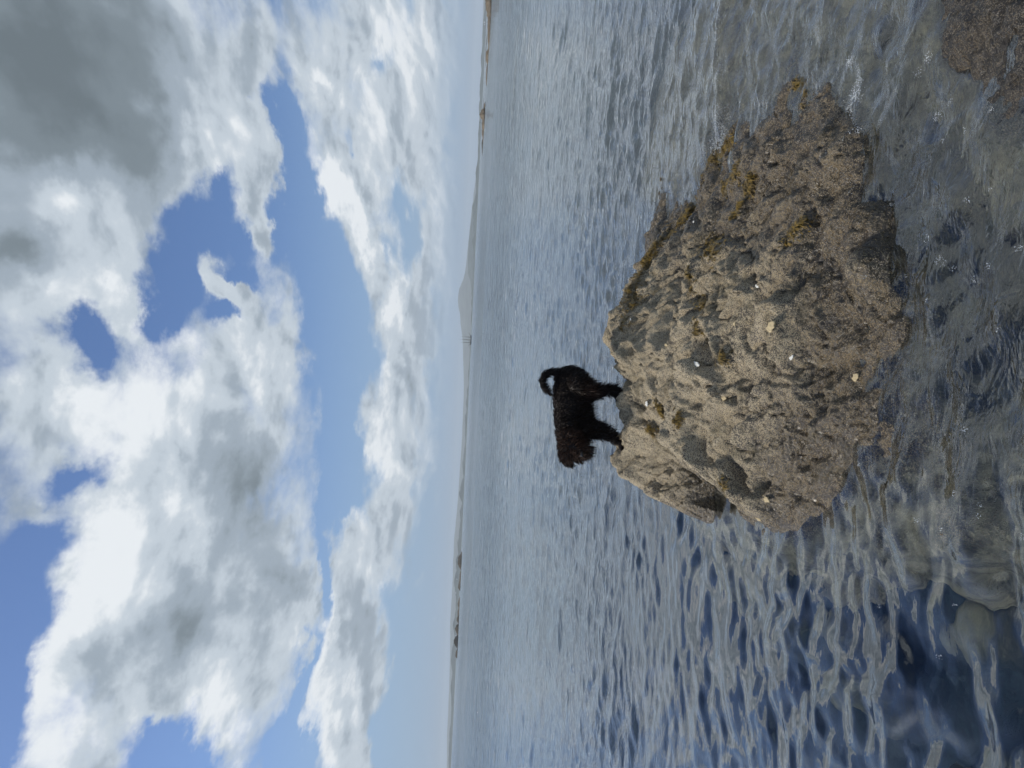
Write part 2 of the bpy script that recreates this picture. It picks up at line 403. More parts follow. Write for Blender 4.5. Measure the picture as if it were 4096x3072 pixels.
# ------------------------------------------------------------------ materials of the shore
def rock_material(name, tan, dark, weed):
    m, t, o = new_mat(name)
    b = t.n('ShaderNodeBsdfPrincipled')
    g = t.n('ShaderNodeNewGeometry'); pos = g.outputs['Position']
    sp = t.n('ShaderNodeSeparateXYZ'); t.l(pos, sp.inputs[0]); z = sp.outputs[2]
    v1 = t.n('ShaderNodeTexVoronoi'); t.l(pos, v1.inputs['Vector']); v1.inputs['Scale'].default_value = 225
    v2 = t.n('ShaderNodeTexVoronoi'); t.l(pos, v2.inputs['Vector']); v2.inputs['Scale'].default_value = 46
    n0 = t.noise(pos, 3.2, 8, .62, .3)
    n1 = t.noise(pos, 16, 8, .7, .2)
    n2 = t.noise(pos, 130, 3, .6)
    cs = t.n('ShaderNodeSeparateColor'); t.l(v1.outputs['Color'], cs.inputs[0])
    # barnacle cover: each cell is or is not a pale shell
    cover = t.math('ADD', t.math('MULTIPLY', n0, .75), t.math('MULTIPLY', n1, .75))
    cover = t.math('ADD', cover, t.smooth(z, -.02, .38, -.20, .12))
    on = t.math('SUBTRACT', cover, t.math('MULTIPLY', cs.outputs[0], .50))
    on = t.smooth(on, .30, .42)
    cell = t.smooth(v1.outputs['Distance'], .75, .40)
    pit = t.smooth(v1.outputs['Distance'], .07, .13)
    barn = t.math('MULTIPLY', t.math('MULTIPLY', on, cell), t.math('MULTIPLY_ADD', pit, .6, .4))
    barn = t.math('MULTIPLY', barn, t.smooth(z, -.07, .0, .55, 1.0))
    base = t.mix(t.smooth(n1, .35, .7), dark, weed)
    tanv = t.mix(t.smooth(n0, .3, .7), tan, tuple(c * k for c, k in zip(tan[:3], (.72, .70, .66))) + (1,))
    tanv = t.mix(t.math('MULTIPLY', cs.outputs[1], .45), tanv, (.60, .56, .46, 1))
    col = t.mix(barn, base, tanv)
    # olive algal stain and blackened damp patches have shapes of their own
    st = t.smooth(t.noise(pos, 5.5, 7, .65, .6), .54, .66)
    col = t.mix(t.math('MULTIPLY', st, .50), col, (.075, .062, .028, 1))
    bl = t.smooth(t.noise(t.vmath('ADD', pos, (4, 8, 1)), 9, 8, .7, .8), .57, .70)
    col = t.mix(t.math('MULTIPLY', bl, .75), col, (.024, .022, .020, 1))
    # soaked rock near and under the water line is darker and glossy
    nz = t.math('MULTIPLY_ADD', t.math('SUBTRACT', n0, .5), .16, z)
    wet = t.math('MULTIPLY', t.smooth(nz, .24, .05), t.smooth(nz, -.08, .0, .1, 1))
    col = t.mix(wet, col, t.mix(1.0, col, (.50, .47, .43, 1), 'MULTIPLY'))
    sub_lift = t.mix(t.smooth(t.noise(pos, 9, 7, .68, .5), .38, .60), (.07, .062, .040, 1), (.34, .30, .20, 1))       # mottled brown of the submerged part, painted paler against light lost under water
    col = t.mix(t.smooth(nz, -.01, -.07, 0, .62), col, sub_lift)
    t.l(col, b.inputs['Base Color'])
    t.l(t.lin(wet, 0, 1, .82, .22), b.inputs['Roughness'])
    h = t.math('MULTIPLY', t.math('MULTIPLY', on, t.smooth(v1.outputs['Distance'], .60, .15)), .0045)
    h = t.math('MULTIPLY_ADD', n1, .014, h)
    h = t.math('MULTIPLY_ADD', n2, .003, h)
    h = t.math('MULTIPLY_ADD', t.smooth(v2.outputs['Distance'], .1, .7), .004, h)
    bp = t.n('ShaderNodeBump'); bp.inputs['Strength'].default_value = 1.0; bp.inputs['Distance'].default_value = 1.0
    t.l(h, bp.inputs['Height']); t.l(bp.outputs[0], b.inputs['Normal'])
    t.l(b.outputs[0], o.inputs[0])
    return m
M_rock = rock_material('barnacle_rock', (.70, .575, .375, 1), (.075, .064, .052, 1), (.13, .11, .075, 1))
M_shore = rock_material('shore_rock', (.25, .21, .16, 1), (.030, .027, .024, 1), (.06, .052, .04, 1))
def bed_material():
    m, t, o = new_mat('seabed_stones')
    b = t.n('ShaderNodeBsdfPrincipled'); b.inputs['Roughness'].default_value = .8
    g = t.n('ShaderNodeNewGeometry'); pos = g.outputs['Position']
    sp = t.n('ShaderNodeSeparateXYZ'); t.l(pos, sp.inputs[0])
    n0 = t.noise(pos, 5, 8, .6, .8); n1 = t.noise(pos, 30, 5, .6)
    stone = t.mix(t.smooth(n0, .35, .65), (.045, .050, .030, 1), (.19, .175, .12, 1))
    deep = t.mix(t.smooth(n1, .3, .7), (.004, .012, .026, 1), (.008, .024, .042, 1))  # navy painted in for the light that deep water absorbs
    hgt = t.math('MULTIPLY_ADD', t.math('SUBTRACT', n0, .5), .20, sp.outputs[2])
    deep = t.mix(t.smooth(sp.outputs[1], 5, 16), deep, (.05, .085, .10, 1))     # bed painted paler offshore for light the water scatters back up
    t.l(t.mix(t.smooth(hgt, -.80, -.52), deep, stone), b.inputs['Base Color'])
    bp = t.n('ShaderNodeBump'); bp.inputs['Distance'].default_value = .03
    t.l(n0, bp.inputs['Height']); t.l(bp.outputs[0], b.inputs['Normal'])
    t.l(b.outputs[0], o.inputs[0]); return m
M_bed = bed_material()

def water_material():
    m, t, o = new_mat('sea_water')
    gl = t.n('ShaderNodeBsdfRefraction'); gl.inputs['IOR'].default_value = 1.33
    gl.inputs['Color'].default_value = (.90, .95, .93, 1)
    gs = t.n('ShaderNodeBsdfGlossy'); gs.inputs['Color'].default_value = (1, 1, 1, 1)
    fr_ = t.n('ShaderNodeFresnel'); fr_.inputs['IOR'].default_value = 1.33
    mx = t.n('ShaderNodeMixShader')
    g = t.n('ShaderNodeNewGeometry'); pos = g.outputs['Position']
    sp = t.n('ShaderNodeSeparateXYZ'); t.l(pos, sp.inputs[0]); x, y, z = sp.outputs
    dist = t.vmath('MULTIPLY', pos, (1, 1, 0))
    ln = t.n('ShaderNodeVectorMath', operation='LENGTH'); t.l(dist, ln.inputs[0]); r = ln.outputs['Value']
    st = t.vmath('MULTIPLY', pos, (.40, 1.0, 0))
    st2 = t.vmath('MULTIPLY', pos, (.55, 1.0, 0))
    b1 = t.noise(st2, 14, 3, .55, .6, '2D')              # ripples 7 cm
    b2 = t.noise(st, 48, 2, .5, .8, '2D')              # capillary streaks
    b3 = t.noise(st, 2.2, 5, .6, .3, '2D')             # half-metre chop
    b4 = t.noise(st, .22, 6, .62, .3, '2D')            # offshore waves
    b5 = t.noise(st, .035, 5, .65, .2, '2D')           # swell and cat's paws far out
    calm = t.math('MAXIMUM', t.smooth(x, -.45, .15), t.smooth(r, 3.6, 7.5))
    h = t.math('MULTIPLY', b1, t.lin(calm, 0, 1, .0008, .012))
    h = t.math('MULTIPLY_ADD', b2, t.lin(calm, 0, 1, .0003, .0030), h)
    h = t.math('MULTIPLY_ADD', b3, t.smooth(r, 9, 38, .005, .15), h)
    h = t.math('MULTIPLY_ADD', b4, t.smooth(r, 25, 160, 0, .62), h)
    h = t.math('MULTIPLY_ADD', b5, t.smooth(r, 120, 1200, 0, 4.0), h)
    bp = t.n('ShaderNodeBump'); bp.inputs['Distance'].default_value = 1.0
    t.l(h, bp.inputs['Height']); t.l(bp.outputs[0], gl.inputs['Normal'])
    t.l(bp.outputs[0], gs.inputs['Normal']); t.l(bp.outputs[0], fr_.inputs['Normal'])
    rough = t.smooth(r, 8, 300, .01, .10)
    t.l(rough, gl.inputs['Roughness']); t.l(rough, gs.inputs['Roughness'])
    t.l(t.math('POWER', fr_.outputs[0], .60), mx.inputs[0]); t.l(gl.outputs[0], mx.inputs[1]); t.l(gs.outputs[0], mx.inputs[2])
    t.l(mx.outputs[0], o.inputs[0])
    return m
M_water = water_material()

# ------------------------------------------------------------------ water sheet
def polar(rs, a0, a1, da):
    n = int((a1 - a0) / da) + 1
    A = np.linspace(a0, a1, n)
    R, AA = np.meshgrid(rs, A, indexing='ij')
    return R * np.sin(AA), R * np.cos(AA), len(rs), n, R
rs = [.45]
while rs[-1] < 90: rs.append(rs[-1] * 1.0042 + (.002 if rs[-1] < 1.2 else 0))
rs_near = np.array(rs)
X, Y, nr, nc, R = polar(rs_near, -math.radians(56), math.radians(56), .0042)
Z = water_z(X, Y, R * .0042)
V = np.stack([X, Y, Z], -1).reshape(-1, 3); Fc = grid_faces(nr, nc)
rs = [rs_near[-1]]
while rs[-1] < 14500: rs.append(rs[-1] * 1.06)
X2, Y2, nr2, nc2, R2 = polar(np.array(rs), -math.radians(56), math.radians(56), .0042)
Z2 = np.zeros_like(X2); Z2[0] = Z[-1]
V2 = np.stack([X2, Y2, Z2], -1).reshape(-1, 3)
F2 = grid_faces(nr2, nc2) + len(V)
V = np.concatenate([V, V2]); Fc = np.concatenate([Fc, F2])
water = link('water', mesh_np('water', V, Fc), M_water)
tag(water, kind='structure')

# seabed: one sheet far below, its dark painted in for deep water, dropping off away from the shore
rs = [.3]
while rs[-1] < 14500: rs.append(rs[-1] * (1.012 if rs[-1] < 12 else 1.12))
X, Y, nr, nc, R = polar(np.array(rs), -math.radians(60), math.radians(60), .01)
Z = -.80 - 2.2 * np.clip((R - 5) / 20, 0, 1) - .5 * np.clip((-X - .3) / 2.5, 0, 1) * np.clip((R - 1.5) / 3, 0, 1) + .16 * fbm(X * 1.3, Y * 1.3, 4, 91) * (R < 30)
# rounded stones lying on the bottom (spread by a jittered grid)
rb = np.random.default_rng(21)
for k in range(520):
    px_, py_ = rb.uniform(-2.6, 2.6), rb.uniform(.4, 5.5); rad = .05 + .17 * rb.random() ** 2; hh = rad * rb.uniform(1.0, 1.7)
    dd = np.hypot((X - px_) * rb.uniform(.8, 1.3), (Y - py_) * rb.uniform(.8, 1.3)) / rad
    Z += hh * np.clip(1 - dd ** 3, 0, 1) * (Z < -.35)
Z = np.minimum(Z, -.32)
bed = link('seabed', mesh_np('seabed', np.stack([X, Y, Z], -1).reshape(-1, 3), grid_faces(nr, nc)), M_bed)
tag(bed, kind='structure')

# ------------------------------------------------------------------ main rock
def field_mesh(name, fn, x0, x1, y0, y1, step, zmin):
    xs = np.arange(x0, x1, step); ys = np.arange(y0, y1, step)
    X, Y = np.meshgrid(xs, ys)
    Z = fn(X, Y)
    Fc = grid_faces(len(ys), len(xs))
    keep = Z.ravel()[Fc].max(1) > zmin
    Fc = Fc[keep]
    used = np.unique(Fc); remap = np.zeros(X.size, int); remap[used] = np.arange(len(used))
    return mesh_np(name, np.stack([X, Y, Z], -1).reshape(-1, 3)[used], remap[Fc])
rock = link('rock', field_mesh('rock', rock_z, -2.2, 3.0, .9, 6.9, .0075, -.60), M_rock)
tag(rock, 'big barnacle covered tan rock rising out of the sea with the black dog on top', 'rock')

# wet rock in the right foreground
FP = [(2050,40,.02),(2150,40,.05),(2100,120,.02),(2180,130,.03),(2160,220,.0),(2030,130,.0),(1990,30,.0),(2100,210,-.01),(2200,260,.01),
      (2000,210,-.16),(2060,330,-.16),(2190,370,-.16),(1950,60,-.04),(1920,150,-.3),(2200,470,-.5),(1860,20,-.3),(2120,290,-.03)]
fp = [at_z(a * OV, b * OV, max(z, 0))[:2] + (z,) for a, b, z in FP] + [(2.2, 2.1, -.1), (1.2, 1.1, -.3), (2.6, 3.2, -.6), (2.2, 1.4, 0), (.6, 1.2, -.8), (3, 2.2, -.3)]
P2 = np.array(fp); W2 = rbf_fit(P2)
def rock2_z(x, y):
    z = rbf(x, y, P2, W2)
    return z - .018 + .022 * fbm(x * 6, y * 6, 5, 101, .55) + .012 * (1 - 2 * np.abs(fbm(x * 9, y * 9, 3, 111)))
rock2 = link('rock', field_mesh('shore_rock', rock2_z, .5, 3.0, 1.0, 3.4, .008, -.55), M_shore)
tag(rock2, 'low dark brown wet rock washed over by water in the right foreground', 'rock')

def rz(x, y): return float(rock_z(np.array([x]), np.array([y]))[0])
def on_rock(ox, oy):           # first hit of the photo ray with the rock
    d = ray(ox * OV, oy * OV)
    ks = np.linspace(1.6, 7.0, 1100) / d.y
    zz = rock_z(d.x * ks, d.y * ks); h = H + d.z * ks
    i = np.argmax(zz > h)
    if not (zz > h).any(): return at_z(ox * OV, oy * OV, 0)
    return (d.x * ks[i], d.y * ks[i], zz[i])

# ---- seaweed growing on the rock (parts of the rock)
def weed_material():
    m, t, o = new_mat('seaweed')
    b = t.n('ShaderNodeBsdfPrincipled')
    g = t.n('ShaderNodeNewGeometry')
    n = t.noise(g.outputs['Position'], 60, 3)
    t.l(t.mix(t.smooth(n, .3, .7), (.035, .026, .008, 1), (.19, .125, .022, 1)), b.inputs['Base Color'])
    b.inputs['Roughness'].default_value = .45
    t.l(b.outputs[0], o.inputs[0])
    return m
M_weed = weed_material()
def seaweed_patch(points, rad, n):
    """tufts of short flat blades lying over the rock along a polyline of overview points"""
    w3 = [on_rock(a, b) for a, b in points]
    V = []; Fc = []
    for i in range(n):
        s = random.random() * (len(w3) - 1); k = min(int(s), len(w3) - 2) if len(w3) > 1 else 0
        f = s - k
        if len(w3) > 1:
            x = w3[k][0] * (1 - f) + w3[k + 1][0] * f; y = w3[k][1] * (1 - f) + w3[k + 1][1] * f
        else: x, y = w3[0][:2]
        a = random.random() * 6.283; rr = rad * min(.95, abs(random.gauss(0, .5))) * (1 + .45 * math.sin(a * 3 + s * 5) + .3 * math.sin(a * 7 + s * 11))
        x += rr * math.cos(a) * 1.2; y += rr * math.sin(a)
        z = rz(x, y)
        if len(V) == 0: base = (x, y, z)
        th = random.gauss(-1.9, 1.1); L = random.uniform(.014, .038); wd = random.uniform(.0015, .004)
        dx, dy = math.cos(th) * L, math.sin(th) * L
        nx, ny = -math.sin(th) * wd, math.cos(th) * wd
        lift = random.uniform(.001, .006)
        i0 = len(V)
        z2 = z - (0.3 * L)
        V += [(x - nx, y - ny, z - .002), (x + nx, y + ny, z - .002),
              (x + dx * .5 + nx, y + dy * .5 + ny, z + lift), (x + dx * .5 - nx, y + dy * .5 - ny, z + lift * .9),
              (x + dx + nx * .3, y + dy + ny * .3, z2 + lift * .6), (x + dx - nx * .3, y + dy - ny * .3, z2 + lift * .55)]
        Fc += [(i0, i0 + 1, i0 + 2, i0 + 3), (i0 + 3, i0 + 2, i0 + 4, i0 + 5)]
    return link('seaweed', mesh_np('seaweed', V, Fc), M_weed, rock)
for pl, rad, n in (([(1500,390),(1530,350),(1585,300)], .065, 1900), ([(1560,410),(1590,365)], .045, 750), ([(1610,420),(1622,385)], .038, 560),
                   ([(1440,515),(1478,472),(1500,445)], .065, 1300), ([(1528,525),(1548,548)], .055, 800), ([(1340,710),(1372,635),(1392,560)], .07, 2600),
                   ([(1432,390),(1442,345)], .04, 520), ([(1408,470),(1420,440)], .045, 420), ([(1420,878),(1432,898)], .036, 420), ([(1403,925),(1412,942)], .028, 260),
                   ([(1464,898),(1468,918)], .022, 200), ([(1505,640),(1522,662)], .032, 320), ([(1695,520),(1740,478)], .034, 460), ([(1478,590),(1490,625)], .04, 420),
                   ([(1555,768),(1560,776)], .022, 160), ([(1318,885),(1326,902)], .024, 260), ([(1555,1045),(1565,1055)], .03, 200), ([(1405,565),(1430,515)], .07, 1300),
                   ([(1715,185),(1740,200)], .04, 360), ([(1500,700),(1512,715)], .03, 260), ([(1580,470),(1600,440)], .035, 360)):
    seaweed_patch(pl, rad, n)

# ---- pale oyster shells cemented to the rock (parts)
M_shell = plain('white_shell', (.62, .62, .58), .55, var=.35, scale=90)
M_shell_tan = plain('tan_shell', (.42, .34, .20), .7, var=.5, scale=90)
def shell(ox, oy, r, mat):
    x, y, z = on_rock(ox, oy)
    bm = bmesh.new()
    bmesh.ops.create_icosphere(bm, subdivisions=3, radius=1)
    s = random.random() * 9
    for v in bm.verts:
        a = math.atan2(v.co.y, v.co.x)
        k = 1 + .28 * math.sin(a * 2 + s) + .16 * math.sin(a * 5 + 2 * s) + .07 * math.sin(a * 11 + s)
        ridge = .10 * math.sin(9 * math.hypot(v.co.x, v.co.y))
        v.co = Vector((v.co.x * r * k, v.co.y * r * k * 1.3, (v.co.z * .34 + ridge * (v.co.z > 0)) * r))
    n = Vector((0, -.35, 1)).normalized()
    bm.transform(Matrix.Translation((x, y, z + .002)) @ n.to_track_quat('Z', 'Y').to_matrix().to_4x4())
    me = bpy.data.meshes.new('shell'); bm.to_mesh(me); bm.free()
    for p in me.polygons: p.use_smooth = True
    return link('shell', me, mat, rock)
for ox, oy, r, mt in ((1507,787,.018,M_shell),(1399,872,.014,M_shell),(1568,860,.017,M_shell_tan),(1578,868,.010,M_shell_tan),(1712,772,.010,M_shell),
                      (1668,705,.022,M_shell_tan),(1637,618,.009,M_shell),(1852,815,.014,M_shell_tan),(1664,1078,.017,M_shell_tan),(1548,528,.012,M_shell_tan),
                      (1500,480,.008,M_shell),(1365,690,.007,M_shell),(1440,745,.010,M_shell_tan),(1590,700,.008,M_shell_tan),(1640,1120,.012,M_shell_tan)):
    shell(ox, oy, r * .85, mt)

# ------------------------------------------------------------------ foam (bubbles nobody could count)
M_foam, t, o = new_mat('foam')
b = t.n('ShaderNodeBsdfPrincipled'); b.inputs['Base Color'].default_value = (.58, .62, .65, 1); b.inputs['Roughness'].default_value = .3
t.l(b.outputs[0], o.inputs[0])
bm = bmesh.new(); bmesh.ops.create_icosphere(bm, subdivisions=1, radius=1)
ICO_V = np.array([v.co[:] for v in bm.verts]); ICO_F = np.array([[v.index for v in f.verts] for f in bm.faces]); bm.free()
fx, fy, fr = [], [], []
def foam_at(px, py, sx, sy, n, r0=.0025, r1=.006):
    p = at_z(px, py, 0); sx *= .6; sy *= .6; n = int(n * .55); r0 *= .26; r1 *= .30; n = int(n * 1.5)
    for i in range(n):
        a = random.random() * 6.283; q = random.random() ** .6
        if gnoise(np.array([p[0] * 30 + q * math.cos(a) * 3.2]), np.array([p[1] * 30 + q * math.sin(a) * 3.2]))[0] < -.05: continue
        fx.append(p[0] + sx * q * math.cos(a)); fy.append(p[1] + sy * q * math.sin(a)); fr.append(random.uniform(r0, r1))
for px, py, s in ((3676,2083,.02),(3783,2121,.015),(3840,1974,.015),(3942,2020,.012),(3942,2066,.014),(4082,2149,.017),(3537,2424,.014),(3761,2623,.02),
                  (3868,1718,.014),(3836,2422,.01),(3452,1860,.014),(3720,230,.03),(3740,460,.03),(3800,410,.02),(3780,560,.015),(3890,800,.018),(3970,440,.014),
                  (3740,955,.022),(3775,1040,.022),(3790,1055,.02),(3885,1120,.02),(3960,1065,.018),(3815,1075,.015),(3550,820,.012),(3730,1200,.014),(3560,1110,.014),
                  (4010,1320,.01),(3680,290,.03),(3850,520,.015),(3950,760,.01),(4070,990,.02),(3640,1105,.012)):
    foam_at(px, py, s, s * 1.3, int(6000 * s * s * 14) + 8, .0018, .0045)
foam_at(3425, 380, .11, .10, 460, .002, .005); foam_at(3400, 240, .04, .05, 90); foam_at(3440, 520, .02, .04, 70)
foam_at(2885, 560, .13, .20, 620, .002, .006); foam_at(2895, 470, .13, .16, 520, .002, .006); foam_at(2840, 610, .10, .06, 160)
for i in range(900):           # broken line of froth along the little breaking lip
    s = random.random() ** 1.3; oy = 330 - s * 380
    p = at_z((1568 + random.gauss(-3, 5) - (6 if oy > 300 else 0)) * OV, oy * OV, 0)
    if math.sin(oy * .11) + math.sin(oy * .047 + 1) > -.9 - (1 - s): fx.append(p[0]); fy.append(p[1]); fr.append(random.uniform(.0006, .0017))
for i in range(260):           # froth lines where water runs off the right shoulder
    s = random.random(); oy = 120 + 300 * s
    p = at_z((1840 + 14 * math.sin(oy * .05) + random.gauss(0, 4)) * OV, oy * OV, 0)
    fx.append(p[0]); fy.append(p[1]); fr.append(random.uniform(.0005, .0012))
fx, fy, fr = np.array(fx), np.array(fy), np.array(fr)
fz = np.maximum(water_z(fx, fy), rock_z(fx, fy, False) + .004) + fr * .4
Vf = (ICO_V[None] * fr[:, None, None] + np.stack([fx, fy, fz], -1)[:, None, :]).reshape(-1, 3)
Ff = (ICO_F[None] + (np.arange(len(fx)) * len(ICO_V))[:, None, None]).reshape(-1, 3)
foam = link('foam', mesh_np('foam', Vf, Ff), M_foam)
tag(foam, 'white foam bubbles floating on the water round the rock', 'foam', kind='stuff')

# ------------------------------------------------------------------ the dog
DY = 4.28                                   # distance of the dog's middle
def dz_(X, Y, dep=0.0):                     # zoom pixel -> world, dep = metres towards the camera
    x, y, z = at_y(2080 + X / 3.19, 1400 + Y / 3.19, DY)
    return Vector((x, y - dep, z))
feet = at_y(2080 + 1300 / 3.19, 1400 + 620 / 3.19, DY)
def ball(bm, c, r, scl=(1, 1, 1), rot=None):
    m = Matrix.Translation(c)
    if rot is not None: m = m @ rot
    m = m @ Matrix.Diagonal((r * scl[0], r * scl[1], r * scl[2], 1))
    bmesh.ops.create_icosphere(bm, subdivisions=3, radius=1, matrix=m)
def limb(bm, pts):                          # chain of tapered segments as overlapping balls
    for (a, ra), (b2, rb) in zip(pts[:-1], pts[1:]):
        ra *= .88; rb *= .88; n = max(3, int((b2 - a).length / (min(ra, rb) * .35)))
        for i in range(n + 1):
            f = i / n
            ball(bm, a.lerp(b2, f), ra + (rb - ra) * f)
U = 1 / 2040.0
bm = bmesh.new()
# trunk: deep chest, tucked belly, round rump
for X, Y, rr, sx, sz in ((640, 400, 200, 1.0, 1.05), (660, 520, 235, 1.0, 1.05), (660, 660, 250, 1, 1.0), (670, 800, 258, 1, .98), (680, 920, 262, 1, .98), (680, 1020, 235, 1, 1.0)):
    ball(bm, dz_(X, Y), rr * U * .96, (sx, .68, sz))
limb(bm, [(dz_(620, 960, .02), 190 * U), (dz_(620, 1120, .05), 165 * U)])          # neck
# head turned towards the camera
hc = dz_(625, 1205, .085)
ball(bm, hc, 165 * U, (1.02, .95, .98))
ball(bm, dz_(590, 1290, .09), 130 * U, (1, 1, .9))
limb(bm, [(dz_(670, 1235, .13), 100 * U), (dz_(722, 1275, .20), 66 * U)])          # muzzle
ball(bm, dz_(760, 1250, .13), 95 * U, (1, .8, 1)); ball(bm, dz_(700, 1325, .09), 78 * U); ball(bm, dz_(790, 1310, .10), 52 * U)                                  # beard and cheek
# hind legs
for dep, sh in ((.055, 0), (-.06, 34)):
    limb(bm, [(dz_(720, 430 + sh, dep), 165 * U), (dz_(880, 520 + sh, dep), 110 * U), (dz_(1000, 530 + sh, dep), 68 * U), (dz_(1110, 485 + sh, dep), 44 * U), (dz_(1180, 505 + sh, dep), 40 * U),
              (dz_(1265, 545 + sh, dep), 38 * U)])
    limb(bm, [(dz_(1268, 550 + sh, dep), 38 * U), (dz_(1274, 620 + sh, dep + .005), 36 * U), (dz_(1282, 655 + sh, dep + .008), 26 * U)])
# front legs
for dep, sh in ((.06, 30), (-.045, -42)):
    limb(bm, [(dz_(800, 1000 + sh * .5, dep), 125 * U), (dz_(930, 1010 + sh, dep), 82 * U), (dz_(1050, 1040 + sh, dep), 60 * U), (dz_(1150, 1095 + sh, dep), 46 * U), (dz_(1235, 1140 + sh, dep), 42 * U)])
    limb(bm, [(dz_(1252, 1145 + sh, dep), 42 * U), (dz_(1262, 1200 + sh, dep + .01), 38 * U), (dz_(1262, 1240 + sh, dep + .015), 26 * U)])
# tail curled over the back
limb(bm, [(dz_(500, 310), 62 * U), (dz_(400, 280), 46 * U), (dz_(310, 320, .01), 40 * U), (dz_(272, 400, .02), 38 * U), (dz_(292, 480, .03), 40 * U), (dz_(345, 530, .03), 32 * U), (dz_(385, 570, .03), 20 * U)])
# ears: flaps folding down
limb(bm, [(dz_(545, 1390, .07), 52 * U), (dz_(580, 1435, .075), 42 * U), (dz_(640, 1465, .08), 20 * U)])
limb(bm, [(dz_(520, 1085, .12), 55 * U), (dz_(600, 1065, .14), 50 * U), (dz_(690, 1065, .145), 30 * U)])
root = Vector(feet)
bmesh.ops.translate(bm, verts=bm.verts, vec=-root)
me = bpy.data.meshes.new('dog_src'); bm.to_mesh(me); bm.free()
src = bpy.data.objects.new('dog_src', me); C.objects.link(src)
rm = src.modifiers.new('r', 'REMESH'); rm.mode = 'VOXEL'; rm.voxel_size = .0055
sm = src.modifiers.new('s', 'SMOOTH'); sm.iterations = 6; sm.factor = .5
bpy.context.view_layer.update()
dg = bpy.context.evaluated_depsgraph_get()
dog_me = bpy.data.meshes.new_from_object(src.evaluated_get(dg))
bpy.data.objects.remove(src, do_unlink=True)
for p in dog_me.polygons: p.use_smooth = True
dog_me.materials.clear()

def fur_material(name, attr):
    m, t, o = new_mat(name)
    b = t.n('ShaderNodeBsdfPrincipled')
    if attr:
        at = t.n('ShaderNodeAttribute', attribute_name='brown'); f = at.outputs['Fac']
    else:
        f = 0.1
    g = t.n('ShaderNodeNewGeometry')
    n = t.noise(g.outputs['Position'], 70, 3)
    c = t.mix(t.math('MULTIPLY', f, t.smooth(n, .25, .75, .35, 1.0)), (.0045, .004, .004, 1), (.10, .050, .030, 1))
    t.l(c, b.inputs['Base Color'])
    b.inputs['Roughness'].default_value = .5
    b.inputs['Specular IOR Level'].default_value = .16
    t.l(b.outputs[0], o.inputs[0])
    return m
dog = link('dog', dog_me, fur_material('dog_coat', False))
dog.location = root
dog_me.name = 'dog'
tag(dog, 'small shaggy black dog standing on the rock with its tail curled over its back', 'dog')

# coat of hair strands
nv = len(dog_me.polygons)
cen = np.empty(nv * 3); dog_me.polygons.foreach_get('center', cen); cen = cen.reshape(-1, 3)
nor = np.empty(nv * 3); dog_me.polygons.foreach_get('normal', nor); nor = nor.reshape(-1, 3)
ar = np.empty(nv); dog_me.polygons.foreach_get('area', ar)
NS = 26000
r2 = np.random.default_rng(3)
idx = r2.choice(nv, NS, p=ar / ar.sum())
Pp = cen[idx] + r2.normal(0, .0015, (NS, 3)); Nn = nor[idx]
gx = Pp[:, 0]; gz = Pp[:, 2]
headx = (hc - root).x; headz = (hc - root).z
hd = np.hypot(gx - headx, gz - headz)
is_head = np.clip(1 - hd / .12, 0, 1) ** .5
legs = np.clip((.20 - gz) / .08, 0, 1)
low = np.clip((.33 - gz) / .12, 0, 1)
L = .012 + .014 * r2.random(NS) + .020 * is_head * r2.random(NS) ** 1.5 + .034 * low * r2.random(NS) ** 2.2
L *= np.where(gz < .035, .5, 1)
tail = (gz > .39) & (gx > (dz_(400, 640) - root).x)
L = np.where(tail, .026 * (.6 + .6 * r2.random(NS)), L)
flow = np.stack([np.where(is_head > .2, -.3, .55) * np.ones(NS), np.full(NS, -.05), np.full(NS, -.9)], -1)
flow[is_head > .2, 2] = -.55
rad_ = np.stack([gx - headx, np.zeros(NS), gz - headz], -1); rad_ /= np.linalg.norm(rad_, axis=1)[:, None] + 1e-6
flow = np.where((is_head > .2)[:, None], flow * .5 + rad_ * .7, flow)
flow -= Nn * (flow * Nn).sum(1)[:, None] * .8
dirv = flow / (np.linalg.norm(flow, axis=1)[:, None] + 1e-6) * .8 + Nn * (.38 + .25 * r2.random(NS))[:, None]
# clumps: nearby strands share a direction offset
cl = np.stack([gnoise(gx * 60, gz * 60 + Pp[:, 1] * 40, s) for s in (1, 2, 3)], -1)
dirv += cl * .75 + r2.normal(0, .12, (NS, 3))
dirv /= np.linalg.norm(dirv, axis=1)[:, None]
side = np.cross(dirv, r2.normal(0, 1, (NS, 3))); side /= np.linalg.norm(side, axis=1)[:, None] + 1e-9
wd = .0014
droop = np.array([0, 0, -1.0])
p0 = Pp - Nn * .001
p1 = Pp + dirv * (L * .55)[:, None]
p2 = Pp + dirv * L[:, None] + droop * (L * .22)[:, None] + r2.normal(0, .0015, (NS, 3))
Vh = np.stack([p0 - side * wd, p0 + side * wd, p1 + side * wd * .8, p1 - side * wd * .8, p2], 1).reshape(-1, 3)
b0 = np.arange(NS) * 5
tri = np.concatenate([np.stack([b0, b0 + 1, b0 + 2], -1), np.stack([b0, b0 + 2, b0 + 3], -1), np.stack([b0 + 3, b0 + 2, b0 + 4], -1)])
fme = mesh_np('fur', Vh, tri, False)
fur = link('fur', fme, fur_material('dog_fur', True), dog)
brown = np.clip(is_head * 1.25 - .25 + .25 * (gz > headz), 0, 1)
thigh = np.exp(-((gx - (dz_(900, 520) - root).x) ** 2 + (gz - (dz_(850, 520) - root).z) ** 2) / .06 ** 2)
brown = np.maximum(brown, thigh * .55) * r2.random(NS) ** .7 + .08
at_ = fme.attributes.new('brown', 'FLOAT', 'POINT')
at_.data.foreach_set('value', np.repeat(brown, 5).astype(np.float32))
M_eye = plain('eye_gloss', (.02, .012, .008), .08, var=.1)
M_nose = plain('nose_skin', (.012, .011, .011), .3, var=.3, scale=300)
